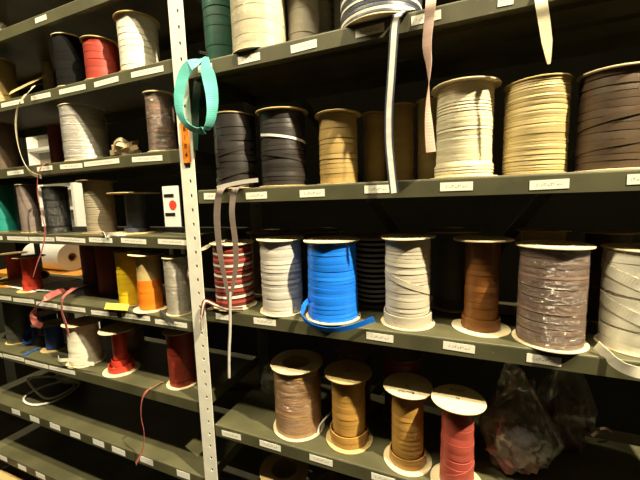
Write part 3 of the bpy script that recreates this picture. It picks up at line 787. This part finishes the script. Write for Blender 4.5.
# orange tag on the post
t = at_y(185.6, 142.5, YF - .0015)
tg = empty('orange_tag', t, 'small orange tag with black numerals taped on the cream post', 'tag')
mb = MB(); mb.box(-.012, .012, -.001, .001, -.052, .052)
mb.build('tag_plate', plain('orange_tag_plastic', (.9, .26, .02), .4, .1), tg)
for i, ch in enumerate('8184'):
    text_mesh(ch, .017, 'numeral', BLACKP, tg, (0, -.0012, .034 - i * .022), (math.pi / 2, 0, 0))
for zz in (.055, -.055):
    mb = MB(); mb.box(-.010, .010, -.0012, .001, zz - .003, zz + .003); mb.build('tape_strip', BLACKP, tg)

# ------------------------------------------------------------------ bags, papers, boxes, wire
def bag(name, label, loc, rx, ry, rz, seed, content=None, taper=None, film=None):
    t = empty(name, loc, label, 'bag')
    o = crumple(rx, ry, rz, .22, 1.3, seed, 56, 40, taper).build('plastic_film', film or BAGM, t, smooth=True)
    if content:
        c = crumple(rx * .72, ry * .72, rz * .42, .5, 2.2, seed + 3, 24, 16).build('ribbon_contents', content, t)
        c.location = (0, 0, .006); c['label'] = 'dull maroon ribbon bundle inside'
    return t
def bagtaper(s): return 1.0 if s < .45 else (1.0 - .45 * (s - .45) / .35 if s < .8 else .55 + 1.2 * (s - .8))
p = at_z(512, 464, ZT['R4'])
bag('plastic_bag', 'clear plastic bag with a maroon ribbon bundle beside the rose red spool', (p.x + .005, .82, ZT['R4']), .072, .062, .122, 2, rm('dull_mauve_bundle', (.22, .09, .075), .5), bagtaper)
p = at_y(550, 410, .93)
bag('plastic_bag', 'clear plastic bag of maroon ribbon in shade behind the other bag', (p.x + .03, .935, ZT['R4']), .06, .05, .13, 6, rm('deep_maroon_bundle', (.10, .03, .02), .5), bagtaper)
p = at_z(262, 396, ZT['R4'])
bag('plastic_bag', 'empty crumpled clear plastic bag beside the shiny copper spool', (-.545, .90, ZT['R4']), .05, .06, .055, 9)
p = at_z(58, 390, ZT['L7'])
bag('plastic_bag', 'crumpled pale plastic bag behind the looped white cable', (p.x, .92, ZT['L7']), .10, .05, .05, 12, film=plain('pale_polythene', (.62, .60, .48), .35))
# card box behind on that shelf
p = at_y(538, 372, .94)

# white wire loop on the empty shelf
pts = [at_z(80, 383, ZT['L7'] + .035), at_z(60, 377, ZT['L7'] + .05), at_z(38, 377, ZT['L7'] + .05), at_z(28, 379, ZT['L7'] + .05), at_z(33, 388, ZT['L7'] + .03), at_z(45, 398, ZT['L7'] + .012),
       at_z(58, 396, ZT['L7'] + .012), at_z(74, 386, ZT['L7'] + .025), at_z(66, 381, ZT['L7'] + .035), at_z(45, 386, ZT['L7'] + .02), at_z(28, 394, ZT['L7'] + .008), at_z(24, 401, ZT['L7'] + .006), at_z(34, 405, ZT['L7'] + .006),
       at_z(52, 402, ZT['L7'] + .006), at_z(70, 393, ZT['L7'] + .01), at_z(80, 384, ZT['L7'] + .03)]
pts = [Vector((v.x, min(max(v.y, .708), .98), v.z)) for v in pts]
mb = MB(); mb.tube(catmull(pts, 7), .0045, 8)
tag(mb.build('wire_loop', plain('white_cable', (.8, .79, .72), .4), smooth=True), 'looped white cable lying on the empty shelf', 'cable')
# white cord end beside the copper spool
p0 = at_z(318, 434, ZT['R4'] + .004)
mb = MB(); mb.tube(catmull([p0, p0 + Vector((.0, .012, .016)), p0 + Vector((.012, .035, .03)), p0 + Vector((.022, .062, .034)), p0 + Vector((.030, .09, .02))], 6), .0026, 8)
tag(mb.build('cord_end', plain('white_cable', (1, 1, 1)), smooth=True), 'short white cord end curving up beside the copper spool', 'cord')

# paper roll and sheets on the red spools' shelf
z5 = ZT['L5']
tz = at_y(55, 269, 1.45).z                      # a bench in the aisle behind carries the paper roll
rx0, rx1 = at_y(38, 262, 1.45).x, at_y(73, 262, 1.45).x
t = empty('work_bench', ((rx0 + rx1) / 2, 1.45, 0), 'orange topped bench in the aisle behind the narrow bay', 'bench')
mb = MB(); mb.box(-.42, .42, -.20, .24, tz - .03, tz)
mb.build('bench_top', plain('orange_bench_top', (.80, .36, .05), .6), t)
for sx in (-.39, .39):
    for sy in (-.17, .21):
        mb = MB(); mb.box(sx - .02, sx + .02, sy - .02, sy + .02, 0, tz - .03); mb.build('leg', DARKPOST, t)
t = empty('paper_roll', ((rx0 + rx1) / 2, 1.45, tz + .0005), 'thick roll of white paper lying on the orange bench', 'paper roll')
ln = (rx1 - rx0) / 2
mb = MB(); mb.lathe([(.03, -ln), (.095, -ln), (.095, ln), (.03, ln)], 48)
o = mb.build('paper', WHITE, t); o.rotation_euler = (0, math.pi / 2, 0); o.location = (0, 0, .095)
mb = MB(); mb.lathe([(.026, -ln - .002), (.0299, -ln - .002), (.0299, ln + .002), (.026, ln + .002)], 24)
o = mb.build('card_core', KRAFT, t); o.rotation_euler = (0, math.pi / 2, 0); o.location = (0, 0, .095)
pr = at_y(57, 262, .93)
def sheet(name, label, cx, cy, z, w, h, rz, m, cat='paper', thick=.0012, group=None):
    mb = MB(); mb.box(-w / 2, w / 2, -h / 2, h / 2, 0, thick)
    nx = 1
    o = mb.build(name, m, loc=(cx, cy, z)); o.rotation_euler.z = rz
    return tag(o, label, cat, group)
sheet('orange_card', 'orange card sheet lying under the white papers', pr.x - .06, .862, z5 + .0005, .30, .20, .1, plain('orange_card_stock', (.85, .33, .02), .6), 'card')
sheet('paper_sheet', 'white paper sheet lying flat on the shelf beside the red spools', pr.x + .03, .835, z5 + .0022, .26, .15, -.12, WHITE)
sheet('paper_sheet', 'grey white paper sheet lying beside the maroon ribbon loops', pr.x + .17, .845, z5 + .0038, .22, .16, .2, plain('grey_paper', (.55, .53, .47), .7))
p = at_z(117, 304, z5)
tl_ = at_y(117, 306.5, YF + .001)
t = MB(); t.box(-.052, .052, -.001, .001, -.010, .010)
o = t.build('yellow_label', plain('yellow_card', (.93, .80, .12), .6), loc=(tl_.x, YF - .0005, tl_.z)); o.rotation_euler = (-.5, -.05, 0)
tag(o, 'bright yellow card strip on the shelf edge below the yellow spool', 'label')
# flat card and papers on other shelves
def pile(name, label, cx, cy, z, w, d, h, m, rz, cat='box'):
    mb = MB(); mb.box(-w / 2, w / 2, -d / 2, d / 2, 0, h)
    o = mb.build(name, m, loc=(cx, cy, z)); o.rotation_euler.z = rz
    return tag(o, label, cat)
sheet('paper_sheet', 'crumpled white paper scrap near the brown spool below the tan spool', at_y(22, 163, .77).x, .765, ZT['L3'] + .001, .09, .05, .3, WHITE)
def open_box(name, label, loc, w, d, h, m, rz, flap=.5):
    t = empty(name, loc, label, 'box', rz=rz); th = .004
    for nm, a in (('base', (-w/2, w/2, -d/2, d/2, 0, th)), ('side_panel', (-w/2, w/2, -d/2, -d/2+th, th, h)), ('side_panel', (-w/2, w/2, d/2-th, d/2, th, h)),
                  ('side_panel', (-w/2, -w/2+th, -d/2+th, d/2-th, th, h)), ('side_panel', (w/2-th, w/2, -d/2+th, d/2-th, th, h))):
        mb = MB(); mb.box(*a); mb.build(nm, m, t)
    for s in (-1, 1):
        mb = MB(); mb.box(-w/2, w/2, 0, d*.42, 0, .003)
        o = mb.build('flap', m, t); o.location = (0, -d/2 if s < 0 else d/2, h + .001); o.rotation_euler = (flap if s > 0 else math.pi - flap*1.2, 0, 0)
    return t
p = at_y(10, 476, .80)
open_box('cardboard_box', 'open yellow brown cardboard box on the lowest shelf of the narrow bay', (-1.765, .85, ZT['L9']), .36, .24, .13, KRAFT, .05, .15)
p = at_y(527, 262, .95)
sheet('card_offcut', 'grey card offcut lying behind the chestnut and taupe spools', .16, .94, ZT['R3'] + .002, .2, .1, .1, plain('grey_card', (.35, .31, .2), .8), 'card')
# ------------------------------------------------------------------ the aisle behind: white cabinet, posters, papers
p0, p1 = at_y(26, 130, 2.36), at_y(67, 130, 2.36)
cx = (p0.x + p1.x) / 2; cw = p1.x - p0.x
t = empty('white_cabinet', (cx, 2.40, 0), 'white open storage rack in the aisle behind the narrow bay', 'cabinet')
ztop = p0.z
for s in (-1, 1):
    mb = MB(); mb.box(s * cw / 2 - .02, s * cw / 2 + .02, -.06, .06, 0, ztop); mb.build('side_panel', WHITE, t)
mb = MB(); mb.box(-cw / 2 + .02, cw / 2 - .02, .05, .06, 0, ztop); mb.build('back_panel', plain('cabinet_back', (.3, .28, .22), .7), t)
for i in range(7):
    z = ztop - .03 - i * .22
    mb = MB(); mb.box(-cw / 2 + .02, cw / 2 - .02, -.06, .05, z, z + .035); mb.build('shelf', WHITE, t)
p = at_y(171, 205, 1.9)
t = empty('notice_board', (p.x, 1.9, 0), 'white notice panel with a red round mark seen past the post', 'notice panel')
mb = MB(); mb.box(-.075, .075, 0, .012, p.z - .20, p.z + .14); mb.build('panel', WHITE, t)
mb = MB(); mb.lathe([(.001, 0), (.035, 0), (.035, .004), (.001, .004)], 24); o = mb.build('red_disc', plain('red_print', (.7, .06, .03), .5), t); o.rotation_euler = (math.pi / 2, 0, 0); o.location = (.02, 0, p.z)
for zz in (.07, -.07):
    mb = MB(); mb.box(-.06, .035, -.004, 0, p.z + zz - .012, p.z + zz + .012); mb.build('black_bar', BLACKP, t)
for s in (-.06, .06):
    mb = MB(); mb.box(s - .01, s + .01, .012, .03, 0, p.z + .13); mb.build('leg', BLACKP, t)
